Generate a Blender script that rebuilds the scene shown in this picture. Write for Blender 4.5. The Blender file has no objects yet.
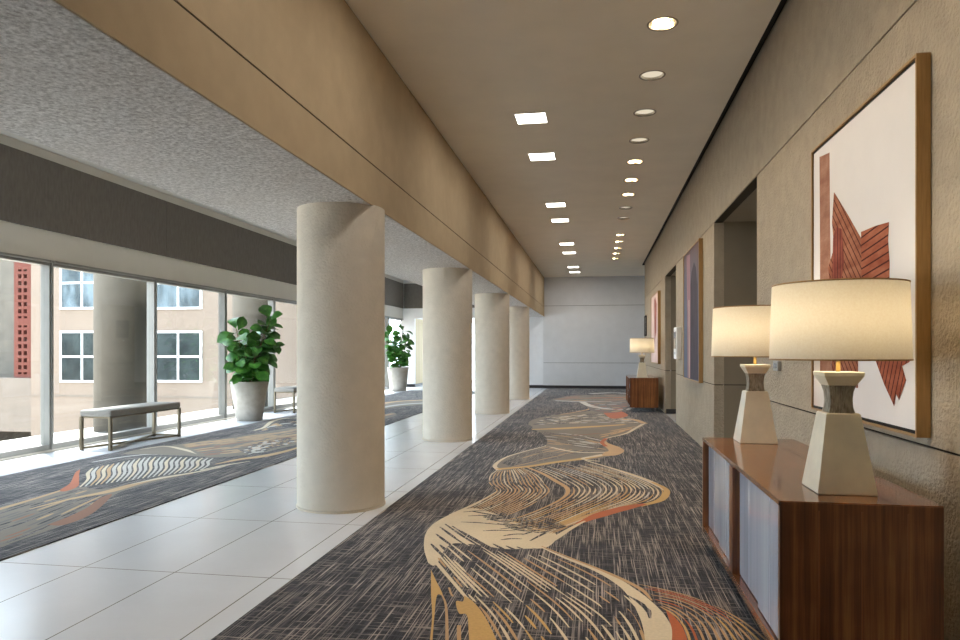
import bpy, bmesh, math, random
from mathutils import Vector, Matrix
random.seed(7)
SC = bpy.context.scene
COL = SC.collection
PI = math.pi

# ---------------------------------------------------------------- camera
FPX, HX, HY, CH = 690.0, 597.0, 351.0, 1.35
PSI = math.atan((HX - 480) / FPX)
SN, CS = math.sin(PSI), math.cos(PSI)
cam = bpy.data.cameras.new('camera'); cam.sensor_width = 36; cam.lens = FPX / 960 * 36
cam.shift_y = (HY - 320) / 960; cam.clip_end = 300; cam.clip_start = 0.05
co = bpy.data.objects.new('camera', cam); COL.objects.link(co)
co.location = (0, 0, CH); co.rotation_euler = (PI / 2, 0, PSI); SC.camera = co

def ray(px, py):
    a = (px - 480) / FPX; b = (HY - py) / FPX
    return Vector((-SN + a * CS, CS + a * SN, b))
def onZ(px, py, z=0.0):
    r = ray(px, py); t = (z - CH) / r.z; return Vector((r.x * t, r.y * t, z))
def onX(px, py, x):
    r = ray(px, py); t = x / r.x; return Vector((x, r.y * t, CH + r.z * t))
def onY(px, py, y):
    r = ray(px, py); t = y / r.y; return Vector((r.x * t, y, CH + r.z * t))

# ---------------------------------------------------------------- materials
def lin(c):
    return tuple(((v / 255) / 12.92 if v / 255 <= 0.04045 else ((v / 255 + 0.055) / 1.055) ** 2.4) for v in c) + (1,)

class NT:
    def __init__(s, name):
        s.m = bpy.data.materials.new(name); s.m.use_nodes = True
        s.t = s.m.node_tree; s.t.nodes.clear()
        s.out = s.n('ShaderNodeOutputMaterial')
    def n(s, k, **kw):
        nd = s.t.nodes.new(k)
        for a, v in kw.items(): setattr(nd, a, v)
        return nd
    def l(s, a, b): s.t.links.new(a, b)
    def math(s, op, a, b=None, c=None):
        nd = s.n('ShaderNodeMath', operation=op)
        for i, v in enumerate((a, b, c)):
            if v is None: continue
            if hasattr(v, 'is_linked'): s.l(v, nd.inputs[i])
            else: nd.inputs[i].default_value = v
        return nd.outputs[0]
    def coord(s, scale=(1, 1, 1), gen='Object', rot=(0, 0, 0)):
        tc = s.n('ShaderNodeTexCoord'); mp = s.n('ShaderNodeMapping')
        mp.inputs['Scale'].default_value = scale; mp.inputs['Rotation'].default_value = rot
        s.l(tc.outputs[gen], mp.inputs[0]); return mp.outputs[0]
    def noise(s, vec, scale, detail=3, rough=.55):
        nd = s.n('ShaderNodeTexNoise'); nd.inputs['Scale'].default_value = scale
        nd.inputs['Detail'].default_value = detail; nd.inputs['Roughness'].default_value = rough
        s.l(vec, nd.inputs['Vector']); return nd.outputs[0]
    def ramp(s, fac, stops):
        nd = s.n('ShaderNodeValToRGB'); e = nd.color_ramp.elements
        while len(e) < len(stops): e.new(.5)
        for i, (p, c) in enumerate(stops): e[i].position = p; e[i].color = c
        s.l(fac, nd.inputs[0]); return nd.outputs[0]
    def mixc(s, f, a, b, mode='MIX'):
        nd = s.n('ShaderNodeMix', data_type='RGBA', blend_type=mode)
        for sock, v in ((nd.inputs[0], f), (nd.inputs[6], a), (nd.inputs[7], b)):
            if hasattr(v, 'is_linked'): s.l(v, sock)
            else: sock.default_value = v
        return nd.outputs[2]
    def bsdf(s, col, rough=.6, spec=.5, metal=0, bump=None, bstr=.3, bdist=.01, **kw):
        b = s.n('ShaderNodeBsdfPrincipled')
        for k, v in (('Base Color', col), ('Roughness', rough), ('Specular IOR Level', spec), ('Metallic', metal)):
            if hasattr(v, 'is_linked'): s.l(v, b.inputs[k])
            else: b.inputs[k].default_value = v
        for k, v in kw.items(): b.inputs[k.replace('_', ' ')].default_value = v
        if bump is not None:
            bn = s.n('ShaderNodeBump'); bn.inputs['Strength'].default_value = bstr; bn.inputs['Distance'].default_value = bdist
            s.l(bump, bn.inputs['Height']); s.l(bn.outputs[0], b.inputs['Normal'])
        s.l(b.outputs[0], s.out.inputs[0]); return b

def plain(name, rgb, rough=.6, spec=.4, metal=0, var=.08, scale=6, bscale=None, bstr=.3, bdist=.006, stretch=(1, 1, 1), **kw):
    t = NT(name); v = t.coord(stretch)
    c = lin(rgb); lo = tuple(x * (1 - var) for x in c[:3]) + (1,); hi = tuple(min(1, x * (1 + var)) for x in c[:3]) + (1,)
    col = t.ramp(t.noise(v, scale), [(.3, lo), (.7, hi)])
    bp = t.noise(v, bscale, 4) if bscale else None
    t.bsdf(col, rough, spec, metal, bp, bstr, bdist, **kw)
    return t.m

M = {}
M['ceil'] = plain('ceiling_paint', (236, 228, 212), .75, .2, var=.03, scale=2)
M['beam'] = plain('beam_plaster', (176, 156, 126), .85, .15, var=.05, scale=5, bscale=90, bstr=.35, bdist=.004)
M['column'] = plain('column_plaster', (212, 202, 186), .85, .15, var=.04, scale=8, bscale=48, bstr=.8, bdist=.009)
M['wall'] = plain('stucco', (172, 160, 142), .9, .12, var=.07, scale=7, bscale=42, bstr=1.0, bdist=.018)
M['farwall'] = plain('far_plaster', (222, 222, 223), .85, .15, var=.03, scale=3, bscale=60, bstr=.2, bdist=.004)
M['cream'] = plain('cream_paint', (206, 201, 192), .7, .2, var=.02, scale=3)
M['groove'] = plain('joint_shadow_gap', (60, 54, 46), .9, .1)
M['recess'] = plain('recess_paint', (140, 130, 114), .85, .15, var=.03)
M['black'] = plain('black_paint', (16, 15, 15), .6, .3)
M['base'] = plain('charcoal_base', (52, 50, 52), .5, .3)
M['fabric_panel'] = plain('taupe_fabric', (110, 104, 98), .95, .1, var=.12, scale=30, bscale=160, bstr=.2, stretch=(1, 1, .25))
M['alu'] = plain('brushed_aluminium', (128, 126, 121), .5, .5, .1, var=.04)
M['gold'] = plain('gilt_wood', (166, 132, 86), .42, .4, .25, var=.14, scale=14, stretch=(8, 8, .5))
M['brass'] = plain('brass', (200, 168, 104), .3, .5, 1, var=.04)
M['lip'] = plain('black_liner', (18, 16, 15), .6, .3)
M['canvas'] = plain('canvas_white', (222, 218, 215), .85, .15, var=.02, scale=4, bscale=220, bstr=.1)
M['ivory'] = plain('alabaster', (222, 214, 192), .38, .5, var=.08, scale=9, bscale=30, bstr=.06)
M['capstone'] = plain('ivory_cap', (232, 222, 196), .35, .5, var=.05, scale=9)
M['pot'] = plain('cast_stone', (172, 166, 156), .85, .2, var=.1, scale=9, bscale=45, bstr=.3)
M['soil'] = plain('soil', (52, 40, 30), .95, .1, var=.4, scale=30, bscale=40, bstr=1)
M['stem'] = plain('bark', (104, 84, 60), .8, .2, var=.3, scale=24)
M['bench_metal'] = plain('bronze_metal', (112, 102, 84), .38, .5, .6, var=.06)
M['bench_seat'] = plain('grey_upholstery', (138, 134, 128), .85, .2, var=.06, scale=40, bscale=200, bstr=.2)
M['white_plastic'] = plain('white_plastic', (222, 220, 214), .4, .4, var=.01)
M['grey_plastic'] = plain('grey_plastic', (150, 148, 144), .4, .4, var=.02)
M['dark_screen'] = plain('dark_glass', (28, 28, 30), .15, .5)
M['chrome'] = plain('chrome_reflector', (205, 200, 192), .2, .5, .9)
M['trimring'] = plain('trim_ring', (150, 140, 126), .4, .5, .5)
M['facade'] = plain('facade_render', (108, 96, 86), .9, .15, var=.05, scale=1.2, bscale=20, bstr=.15)
M['facade2'] = plain('parapet_concrete', (100, 91, 83), .9, .15, var=.07, scale=2)
M['terracotta'] = plain('terracotta', (82, 44, 36), .85, .2, var=.14, scale=12)
M['terradark'] = plain('terracotta_void', (46, 26, 22), .9, .1)
M['winwhite'] = plain('white_frame', (196, 196, 194), .5, .3, var=.01)
M['extcol'] = plain('exterior_column', (86, 81, 74), .9, .15, var=.12, scale=2.5, bscale=30, bstr=.2)
M['ledge'] = plain('white_ledge', (160, 156, 150), .8, .2, var=.03)
M['paving'] = plain('courtyard_stone', (190, 178, 164), .9, .15, var=.06, scale=1)
M['steelleg'] = plain('steel_leg', (160, 160, 164), .3, .5, .9)

def window_glass(name, tint=(.93, .96, .95), refl=1.0):
    t = NT(name)
    tr = t.n('ShaderNodeBsdfTransparent'); tr.inputs[0].default_value = tint + (1,)
    gl = t.n('ShaderNodeBsdfGlossy'); gl.inputs['Roughness'].default_value = .02
    ge = t.n('ShaderNodeNewGeometry'); vm = t.n('ShaderNodeVectorMath', operation='DOT_PRODUCT')
    t.l(ge.outputs['Incoming'], vm.inputs[0]); t.l(ge.outputs['Normal'], vm.inputs[1])
    sch = t.math('POWER', t.math('SUBTRACT', 1.0, t.math('ABSOLUTE', vm.outputs['Value'])), 5.0)
    mx = t.n('ShaderNodeMixShader'); t.l(t.math('MULTIPLY_ADD', sch, .9 * refl, .03 * refl), mx.inputs[0])
    t.l(tr.outputs[0], mx.inputs[1]); t.l(gl.outputs[0], mx.inputs[2]); t.l(mx.outputs[0], t.out.inputs[0])
    return t.m
M['glass'] = window_glass('window_glass')
t = NT('facade_glass'); v = t.coord((1, 1, 1)); 
t.bsdf(t.ramp(t.noise(v, 1.6, 4), [(.35, lin((14, 20, 19))), (.7, lin((40, 48, 47)))]), .15, .12); M['pane'] = t.m
t = NT('facade_glass_painted_sky'); v = t.coord((1, 1, .4))  # upper panes: sky reflection painted into the glass colour
t.bsdf(t.ramp(t.noise(v, 2.2, 5), [(.38, lin((40, 50, 54))), (.62, lin((84, 96, 102)))]), .15, .2); M['pane_painted_sky'] = t.m

def emis(name, rgb, s):
    t = NT(name); e = t.n('ShaderNodeEmission'); e.inputs[0].default_value = lin(rgb); e.inputs[1].default_value = s
    t.l(e.outputs[0], t.out.inputs[0]); return t.m
M['panel_glow'] = emis('panel_diffuser', (255, 246, 232), 9.0)
M['lamp_glow'] = emis('downlight_lamp', (255, 226, 178), 22.0)
M['lamp_dim'] = emis('downlight_lens', (240, 226, 200), 0.75)  # faint glow for the dimmer downlights, which are lit as well
M['bulb'] = emis('bulb_glow', (255, 220, 170), 3.0)

# low ceiling sprayed texture
t = NT('sprayed_acoustic'); v = t.coord()
n1 = t.noise(v, 38, 6, .8); n2 = t.noise(v, 1.3, 2)
c = t.ramp(n1, [(.38, lin((150, 146, 142))), (.62, lin((240, 238, 235)))])
c = t.mixc(t.math('MULTIPLY', n2, .5), c, lin((196, 188, 180)))
t.bsdf(c, .95, .1, 0, n1, .8, .012); M['spray'] = t.m

# tile floor, joints on the real grid
t = NT('porcelain_tile'); v = t.coord()
sp = t.n('ShaderNodeSeparateXYZ'); t.l(v, sp.inputs[0])
def joint(sock, off, per, w):
    f = t.math('FRACT', t.math('DIVIDE', t.math('ADD', sock, off + 100 * per), per))
    return t.math('LESS_THAN', f, w / per)
jx = joint(sp.outputs[0], 1.923, .62, .007); jy = joint(sp.outputs[1], -3.835, 1.28, .007)
j = t.math('MAXIMUM', jx, jy)
n = t.noise(t.coord((1, 1, 1)), 2.2, 5); n2 = t.noise(v, 30, 3)
c = t.ramp(t.math('ADD', t.math('MULTIPLY', n, .8), t.math('MULTIPLY', n2, .2)), [(.2, lin((214, 218, 226))), (.8, lin((224, 228, 236)))])
c = t.mixc(j, c, lin((110, 106, 100)))
t.bsdf(c, t.math('ADD', t.math('MULTIPLY', n2, .05), .17), .48); M['tile'] = t.m

# woven carpet
def carpet_base(name, dark, mid, light):
    t = NT(name)
    cv = t.coord(); sp = t.n('ShaderNodeSeparateXYZ'); t.l(cv, sp.inputs[0])
    def thread(u, v, off, lf):
        cb = t.n('ShaderNodeCombineXYZ')
        t.l(t.math('MULTIPLY', t.math('FLOOR', t.math('MULTIPLY', u, 210)), 1.37), cb.inputs[0]); t.l(t.math('MULTIPLY', v, lf), cb.inputs[1]); cb.inputs[2].default_value = off
        return t.noise(cb.outputs[0], 1, 2, .55)
    a = thread(sp.outputs[0], sp.outputs[1], 3.1, 1.9); b = thread(sp.outputs[1], sp.outputs[0], 17.7, 4.5)
    big = t.noise(t.coord((3, 1.2, 1)), 1, 3)
    wa = t.ramp(a, [(.44, (0, 0, 0, 1)), (.66, (1, 1, 1, 1))]); wb = t.ramp(b, [(.5, (0, 0, 0, 1)), (.7, (1, 1, 1, 1))])
    w = t.math('MAXIMUM', wa, t.math('MULTIPLY', wb, .85))
    w = t.math('MULTIPLY', w, t.math('ADD', t.math('MULTIPLY', big, .9), .45))
    fine = t.noise(t.coord((400, 400, 1)), 1, 2)
    w = t.math('MULTIPLY', w, t.math('ADD', fine, .5))
    c = t.ramp(w, [(.0, lin(dark)), (.35, lin(mid)), (1, lin(light))])
    t.bsdf(c, .95, .12, 0, w, .4, .004, Sheen_Weight=.15, Sheen_Roughness=.5)
    return t.m
M['carpet'] = carpet_base('carpet_weave', (9, 9, 15), (52, 50, 58), (182, 170, 160))
def yarn(name, rgb, var=.12):
    t = NT(name); n = t.noise(t.coord((60, 60, 1)), 1, 3); m2 = t.noise(t.coord((2, 2, 1)), 1, 2)
    c0 = lin(rgb); lo = tuple(x * (1 - 2 * var) for x in c0[:3]) + (1,)
    c = t.ramp(t.math('ADD', t.math('MULTIPLY', n, .5), t.math('MULTIPLY', m2, .5)), [(.3, lo), (.65, c0)])
    t.bsdf(c, .95, .1, 0, n, .25, .003, Sheen_Weight=.2); return t.m
YC = {'cream': (222, 206, 176), 'tan': (196, 158, 112), 'gold': (208, 168, 100), 'orange': (190, 96, 40), 'rust': (150, 98, 66),
      'taupe': (128, 116, 100), 'grey': (104, 98, 92), 'pale': (206, 202, 194), 'peach': (204, 166, 118)}
CM = ['carpet'] + list(YC)
for k, c_ in YC.items(): M[k + '_yarn'] = yarn(k + '_yarn', c_)
CARPET_MATS = [M['carpet']] + [M[k + '_yarn'] for k in YC]

# walnut
def walnut(name, axis):
    t = NT(name)
    sc = {'z': (26, 26, .7), 'y': (22, .8, 22)}[axis]
    n = t.noise(t.coord(sc), 1, 5, .65); m2 = t.noise(t.coord((3, 3, 3)), 1, 3)
    f = t.math('ADD', t.math('MULTIPLY', n, .75), t.math('MULTIPLY', m2, .25))
    c = t.ramp(f, [(.3, lin((46, 24, 13))), (.5, lin((120, 72, 40))), (.72, lin((186, 126, 74)))])
    t.bsdf(c, .14 if axis == 'y' else .32, .5, 0, n, .05, .002, Coat_Weight=.35 if axis == 'y' else .1, Coat_Roughness=.06); return t.m
M['walnut_top'] = walnut('walnut_top', 'y'); M['walnut'] = walnut('walnut_side', 'z')
M['inlay'] = plain('inlay_strip', (150, 92, 52), .35, .5)
t = NT('door_gloss'); v = t.coord((1, 1, 1)); sp = t.n('ShaderNodeSeparateXYZ'); t.l(v, sp.inputs[0])
c = t.ramp(t.noise(t.coord((1, 5, .6)), 1, 2), [(.3, lin((168, 174, 190))), (.7, lin((206, 212, 224)))])
t.bsdf(c, .12, .6, Coat_Weight=.5); M['door_gloss'] = t.m

# ribbed neck
t = NT('ribbed_neck'); v = t.coord((60, 60, 30))
c = t.ramp(t.noise(v, 1, 3), [(.3, lin((130, 122, 106))), (.7, lin((190, 182, 164)))]); t.bsdf(c, .5, .5); M['neck'] = t.m
# lamp shade: translucent linen
t = NT('linen_shade'); v = t.coord((120, 120, 120))
c = t.ramp(t.noise(v, 1, 2), [(.3, lin((246, 240, 226))), (.7, lin((252, 248, 236)))])
d = t.n('ShaderNodeBsdfDiffuse'); tl = t.n('ShaderNodeBsdfTranslucent'); mx = t.n('ShaderNodeMixShader'); mx.inputs[0].default_value = .58
t.l(c, d.inputs[0]); t.l(c, tl.inputs[0]); t.l(d.outputs[0], mx.inputs[1]); t.l(tl.outputs[0], mx.inputs[2]); t.l(mx.outputs[0], t.out.inputs[0]); M['shade'] = t.m
# leaf
t = NT('fig_leaf'); v = t.coord((9, 9, 9))
c = t.ramp(t.noise(v, 1, 3), [(.3, lin((36, 80, 28))), (.55, lin((62, 118, 42))), (.75, lin((110, 158, 66)))])
b = t.bsdf(c, .36, .5); M['leaf'] = t.m
b.inputs['Subsurface Weight'].default_value = 0
# hatch (painting motif)
def hatch(name, c1, c2, c3, rot, per=34):
    t = NT(name); v = t.coord((1, 1, 1), 'Object', rot)
    sp = t.n('ShaderNodeSeparateXYZ'); t.l(v, sp.inputs[0])
    f = t.math('FRACT', t.math('MULTIPLY', sp.outputs[2], per))
    ln = t.math('LESS_THAN', f, .2)
    c = t.ramp(t.noise(t.coord((1, 5, 14), 'Object', rot), 1, 5), [(.3, lin(c1)), (.7, lin(c2))])
    t.bsdf(t.mixc(ln, c, lin(c3)), .85, .1); return t.m
M['hatch_bar'] = hatch('hatch_bar', (150, 104, 86), (186, 144, 122), (112, 70, 56), (PI / 2 + .05, 0, 0), 42)
M['hatch_a'] = hatch('hatch_blade', (132, 76, 56), (174, 118, 92), (84, 42, 36), (-.75, 0, 0), 24)
M['hatch_b'] = hatch('hatch_block', (136, 70, 50), (178, 112, 86), (76, 36, 30), (.12, 0, 0), 24)
M['hatch_c'] = hatch('hatch_leg', (126, 64, 46), (166, 98, 74), (72, 34, 28), (-2.0, 0, 0), 24)
M['hatch_d'] = hatch('hatch_dark', (120, 60, 50), (160, 90, 76), (74, 34, 30), (PI / 2, 0, 0), 22)
# paintings' fields
t = NT('violet_field'); v = t.coord((1, 1, 1)); sp = t.n('ShaderNodeSeparateXYZ'); t.l(v, sp.inputs[0])
zz = t.math('ADD', t.math('MULTIPLY', sp.outputs[2], .5), t.math('MULTIPLY', t.noise(t.coord((1, 5, .7)), 1, 4), .45))
c = t.ramp(zz, [(.15, lin((104, 112, 130))), (.5, lin((108, 108, 122))), (.72, lin((118, 102, 104))), (1, lin((132, 108, 98)))])
t.bsdf(c, .8, .15); M['violet'] = t.m
M['arch'] = plain('plum_arch', (80, 76, 86), .8, .15, var=.18, scale=3, stretch=(1, 4, 1))
M['rose'] = plain('rose_column', (158, 126, 136), .8, .15, var=.2, scale=4, stretch=(1, 6, .6))
M['rose2'] = plain('rose_light', (204, 180, 170), .8, .15, var=.12, scale=4, stretch=(1, 6, .6))
M['blush'] = plain('blush_field', (222, 200, 194), .8, .15, var=.14, scale=2.4)
M['crimson'] = plain('crimson_shape', (160, 100, 92), .8, .15, var=.2, scale=5)

# ---------------------------------------------------------------- mesh helpers
class MB:
    def __init__(s): s.bm = bmesh.new()
    def box(s, x0, x1, y0, y1, z0, z1, mi=0, bev=0):
        r = bmesh.ops.create_cube(s.bm, size=1)
        bmesh.ops.transform(s.bm, matrix=Matrix.Translation(((x0 + x1) / 2, (y0 + y1) / 2, (z0 + z1) / 2)) @ Matrix.Diagonal((abs(x1 - x0), abs(y1 - y0), abs(z1 - z0), 1)), verts=r['verts'])
        fs = {f for v in r['verts'] for f in v.link_faces}
        for f in fs: f.material_index = mi
        if bev:
            es = list({e for v in r['verts'] for e in v.link_edges})
            bmesh.ops.bevel(s.bm, geom=es, offset=bev, segments=3, affect='EDGES', profile=.5)
        return s
    def poly(s, pts, mi=0):
        f = s.bm.faces.new([s.bm.verts.new(p) for p in pts]); f.material_index = mi; return f
    def lathe(s, prof, n=48, mi=0, c=(0, 0), smooth=True, caps=(True, True)):
        rings = []
        for r, z in prof:
            rings.append([s.bm.verts.new((c[0] + r * math.cos(2 * PI * i / n), c[1] + r * math.sin(2 * PI * i / n), z)) for i in range(n)])
        for a, b in zip(rings, rings[1:]):
            for i in range(n):
                f = s.bm.faces.new((a[i], a[(i + 1) % n], b[(i + 1) % n], b[i])); f.smooth = smooth; f.material_index = mi
        if caps[0]: s.bm.faces.new(rings[0][::-1]).material_index = mi
        if caps[1]: s.bm.faces.new(rings[-1]).material_index = mi
        return s
    def sq(s, prof, mi=0, cap=True):              # stacked squares: (half, z)
        rings = [[s.bm.verts.new((h * a, h * b, z)) for a, b in ((-1, -1), (1, -1), (1, 1), (-1, 1))] for h, z in prof]
        for a, b in zip(rings, rings[1:]):
            for i in range(4): s.bm.faces.new((a[i], a[(i + 1) % 4], b[(i + 1) % 4], b[i])).material_index = mi
        if cap: s.bm.faces.new(rings[0][::-1]); s.bm.faces.new(rings[-1])
        return s
    def tube(s, pts, rad, n=8, mi=0):
        rings = []
        for k, p in enumerate(pts):
            p = Vector(p); a = Vector(pts[max(0, k - 1)]); b = Vector(pts[min(len(pts) - 1, k + 1)])
            d = (b - a).normalized(); u = d.orthogonal().normalized() if abs(d.z) > .9 else d.cross(Vector((0, 0, 1))).normalized(); w = d.cross(u)
            r = rad[k] if isinstance(rad, (list, tuple)) else rad
            rings.append([s.bm.verts.new(p + r * (u * math.cos(2 * PI * i / n) + w * math.sin(2 * PI * i / n))) for i in range(n)])
        for a, b in zip(rings, rings[1:]):
            for i in range(n):
                f = s.bm.faces.new((a[i], a[(i + 1) % n], b[(i + 1) % n], b[i])); f.smooth = True; f.material_index = mi
        s.bm.faces.new(rings[0][::-1]); s.bm.faces.new(rings[-1]); return s
    def bar(s, a, b, w, h, mi=0):
        a = Vector(a); b = Vector(b); d = (b - a); L = d.length; d.normalize()
        up = Vector((0, 0, 1)) if abs(d.z) < .9 else Vector((1, 0, 0)); u = d.cross(up).normalized(); w2 = u.cross(d)
        vs = []
        for p in (a, b):
            vs.append([s.bm.verts.new(p + u * w / 2 * i + w2 * h / 2 * j) for i, j in ((-1, -1), (1, -1), (1, 1), (-1, 1))])
        for i in range(4): s.bm.faces.new((vs[0][i], vs[0][(i + 1) % 4], vs[1][(i + 1) % 4], vs[1][i])).material_index = mi
        s.bm.faces.new(vs[0][::-1]); s.bm.faces.new(vs[1]); return s
    def build(s, name, mats, parent=None, loc=None, fix=True):
        if fix: bmesh.ops.recalc_face_normals(s.bm, faces=s.bm.faces[:])
        me = bpy.data.meshes.new(name); s.bm.to_mesh(me); s.bm.free()
        for m in (mats if isinstance(mats, (list, tuple)) else [mats]): me.materials.append(m)
        o = bpy.data.objects.new(name, me); COL.objects.link(o)
        if parent: o.parent = parent
        if loc: o.location = loc
        return o

def thing(name, label, cat, loc=(0, 0, 0), rz=0, group=None):
    o = bpy.data.objects.new(name, None); COL.objects.link(o); o.empty_display_size = .1
    o.location = loc; o.rotation_euler = (0, 0, rz); o['label'] = label; o['category'] = cat
    if group: o['group'] = group
    return o
def tag(o, label, cat, group=None):
    o['label'] = label; o['category'] = cat
    if group: o['group'] = group
    return o
def struct(o): o['kind'] = 'structure'; return o
def kids(o): return [c for c in bpy.data.objects if c.parent == o]
def dup(root, loc, label, group=None, rz=None):
    def cp(o, par):
        c = o.copy(); COL.objects.link(c)
        if par: c.parent = par
        for ch in kids(o): cp(ch, c)
        return c
    r = cp(root, None); r.location = loc; r['label'] = label
    if group: r['group'] = group
    if rz is not None: r.rotation_euler = (0, 0, rz)
    return r
ORD = ['nearest', 'second', 'third', 'fourth', 'fifth', 'sixth', 'seventh', 'eighth', 'ninth', 'tenth', 'eleventh', 'twelfth', 'thirteenth', 'fourteenth', 'farthest']

# ---------------------------------------------------------------- room dimensions
XR, XB, XS, XL = 1.45, -1.88, -3.27, -7.2
YF, YB, ZC, ZL = 25.0, -5.0, 4.01, 2.585
YE = 21.85                      # end of right wall
G1, G2 = .925, 2.965             # joint heights
XCA, XCB, XCC, XCD = -1.77, -6.3, -3.78, 0

# floor
m = MB(); m.box(XL - .1, 4.2, YB, YF + 4.5, -.2, 0); struct(m.build('floor', M['tile']))
# main ceiling with round holes for the downlights
DLX, DLR = .526, .112
DLD = [.971 * q for q in [5.78, 6.86, 7.93, 8.98, 10.0, 11.07, 12.1, 13.2, 14.2, 16.3, 17.3, 18.4, 19.4, 20.45]]
DLY = [(d + DLX * SN) / CS for d in DLD]
EXTRA = [DLY[0] - 1.05 * k for k in (1, 2, 3, 4, 6)]
m = MB(); S = .2
ys = sorted(DLY + EXTRA)
def hq(x0, x1, y0, y1): m.poly([(x0, y0, ZC), (x0, y1, ZC), (x1, y1, ZC), (x1, y0, ZC)])
hq(XB - .1, DLX - S, YB, YF + .3); hq(DLX + S, XR - .06, YB, YE + .02); hq(DLX + S, 4.2, YE + .02, YF + .3)
prev = YB
for y in ys:
    hq(DLX - S, DLX + S, prev, y - S); prev = y + S
    N = 32
    ci, so = [], []
    for i in range(N):
        a = 2 * PI * i / N; c_, s_ = math.cos(a), math.sin(a); k = S / max(abs(c_), abs(s_))
        ci.append(m.bm.verts.new((DLX + DLR * c_, y + DLR * s_, ZC))); so.append(m.bm.verts.new((DLX + k * c_, y + k * s_, ZC)))
    for i in range(N): m.bm.faces.new((ci[i], ci[(i + 1) % N], so[(i + 1) % N], so[i]))
hq(DLX - S, DLX + S, prev, YF + .3)
for f in m.bm.faces:
    f.normal_update()
    if f.normal.z > 0: f.normal_flip()
m.box(XB - .1, 4.2, YB, YF + .3, ZC + .4, ZC + .5)
struct(m.build('ceiling', M['ceil'], fix=False))
# window-zone ceiling
m = MB(); m.box(XL - .1, XS + .02, YB, YF + 4, ZC, ZC + .1); struct(m.build('ceiling', M['cream']))
# low textured ceiling
m = MB(); m.box(XS, XB - .012, YB, YF, ZL, ZC + .1)
o = m.build('ceiling', [M['spray'], M['cream']]); struct(o)
for p in o.data.polygons: p.material_index = 0 if p.normal.z < -.5 else 1
# plaster beam face with a joint, gap under the main ceiling
m = MB(); m.box(XB - .05, XB, YB, YF, ZL + .003, G2 - .036); m.box(XB - .05, XB, YB, YF, G2 - .024, ZC - .012)
m.box(XB - .06, XB - .006, YB, YF, ZL + .01, ZC + .02, 1)
struct(m.build('trim_1', [M['beam'], M['groove']]))
# right wall with joints and two openings
O1 = (6.68, 9.04); O2 = (13.27, 15.35)
m = MB()
def wseg(y0, y1, zs):
    for z0, z1 in zs: m.box(XR, XR + .12, y0, y1, z0, z1)
ZZ = [(0, G1 - .006), (G1 + .006, G2 - .006), (G2 + .006, ZC + .2)]
for y0, y1 in ((YB, O1[0]), (O1[1], O2[0]), (O2[1], YE)):
    wseg(y0, y1, ZZ); m.box(XR + .012, XR + .11, y0 + .012, y1 - .012, 0, ZC + .2, 1)
for y0, y1 in (O1, O2):
    wseg(y0, y1, [(G2 + .006, ZC + .2)]); m.box(XR + .012, XR + .11, y0, y1, G2, ZC + .1, 1)
struct(m.build('wall_right', [M['wall'], M['groove']]))
# recess linings
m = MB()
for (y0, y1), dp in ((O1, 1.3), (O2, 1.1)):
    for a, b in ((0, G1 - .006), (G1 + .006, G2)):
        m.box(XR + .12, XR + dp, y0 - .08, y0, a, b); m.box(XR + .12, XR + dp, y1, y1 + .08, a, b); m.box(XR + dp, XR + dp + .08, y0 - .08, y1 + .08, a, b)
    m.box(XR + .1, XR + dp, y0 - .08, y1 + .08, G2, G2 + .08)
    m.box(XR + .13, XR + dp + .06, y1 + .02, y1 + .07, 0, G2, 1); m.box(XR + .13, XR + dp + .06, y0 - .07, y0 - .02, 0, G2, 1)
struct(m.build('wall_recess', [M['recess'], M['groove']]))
m = MB()
for (y0, y1), dp in ((O1, 1.3), (O2, 1.1)):
    m.box(XR + .02, XR + dp, y1 - .015, y1, .002, .1); m.box(XR + dp - .015, XR + dp, y0, y1, .002, .1)
struct(m.build('baseboard_right', M['base']))
# dark slot at the top of the right wall
m = MB(); m.box(XR - .07, XR + .0, YB, YE + .02, ZC + .05, ZC + .2); m.box(XR - .075, XR - .06, YB, YE + .02, ZC - .002, ZC + .1); m.box(XR - .08, XR + .04, YE + .0, YE + .06, ZC - .003, ZC + .2); struct(m.build('trim_2', M['black']))
# end of right wall, far walls
m = MB()
for a, b in ((0, G1 - .005), (G1 + .005, G2 + .01), (G2 + .02, ZC + .1)): m.box(XB - .04, 4.2, YF, YF + .15, a, b)
m.box(XB - .03, 4.1, YF + .012, YF + .14, 0, ZC, 1)
struct(m.build('wall_far', [M['farwall'], M['groove']]))
m = MB(); m.box(XB - .04, 4.1, YF - .02, YF, .002, .11); struct(m.build('baseboard_far', M['base']))
m = MB(); m.box(4.1, 4.2, YE - .1, YF, 0, ZC + .1); m.box(XR + .1, 4.2, YE - .1, YE - .0, 0, ZC + .1); struct(m.build('wall_side_lobby', M['farwall']))
# far wall of the window side, with an opening to a further passage
XO0, XO1, ZO = -6.75, -3.3, 2.57
YW = YF + .12
m = MB(); m.box(XL - .1, XO0, YW, YW + .15, 0, ZC + .1); m.box(XO1, XB, YW, YW + .15, 0, ZC + .1); m.box(XO0, XO1, YW, YW + .15, ZO, ZC + .1)
m.box(XO0 - .1, XO0, YW + .15, YF + 4.5, 0, ZO + .2, 1); m.box(XO1, XO1 + .1, YW + .15, YF + 4.5, 0, ZO + .2); m.box(XO0, XO1, YF + 4.4, YF + 4.5, 0, .1)
m.box(XO0 - .1, XO1 + .1, YW + .15, YF + 4.5, ZO, ZO + .1)
struct(m.build('wall_far_left', [plain('white_paint', (236, 236, 237), .7, .2, var=.02), plain('beige_slats', (206, 190, 158), .8, .2, var=.12, scale=3, stretch=(1, 9, .1))]))
m = MB(); m.box(XL, XO0, YW - .02, YW, .002, .11); m.box(XO1, XB, YW - .02, YW, .002, .11); m.box(XO0, XO0 + .02, YW, YF + 4.4, .002, .11); struct(m.build('baseboard_far_left', M['base']))
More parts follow.
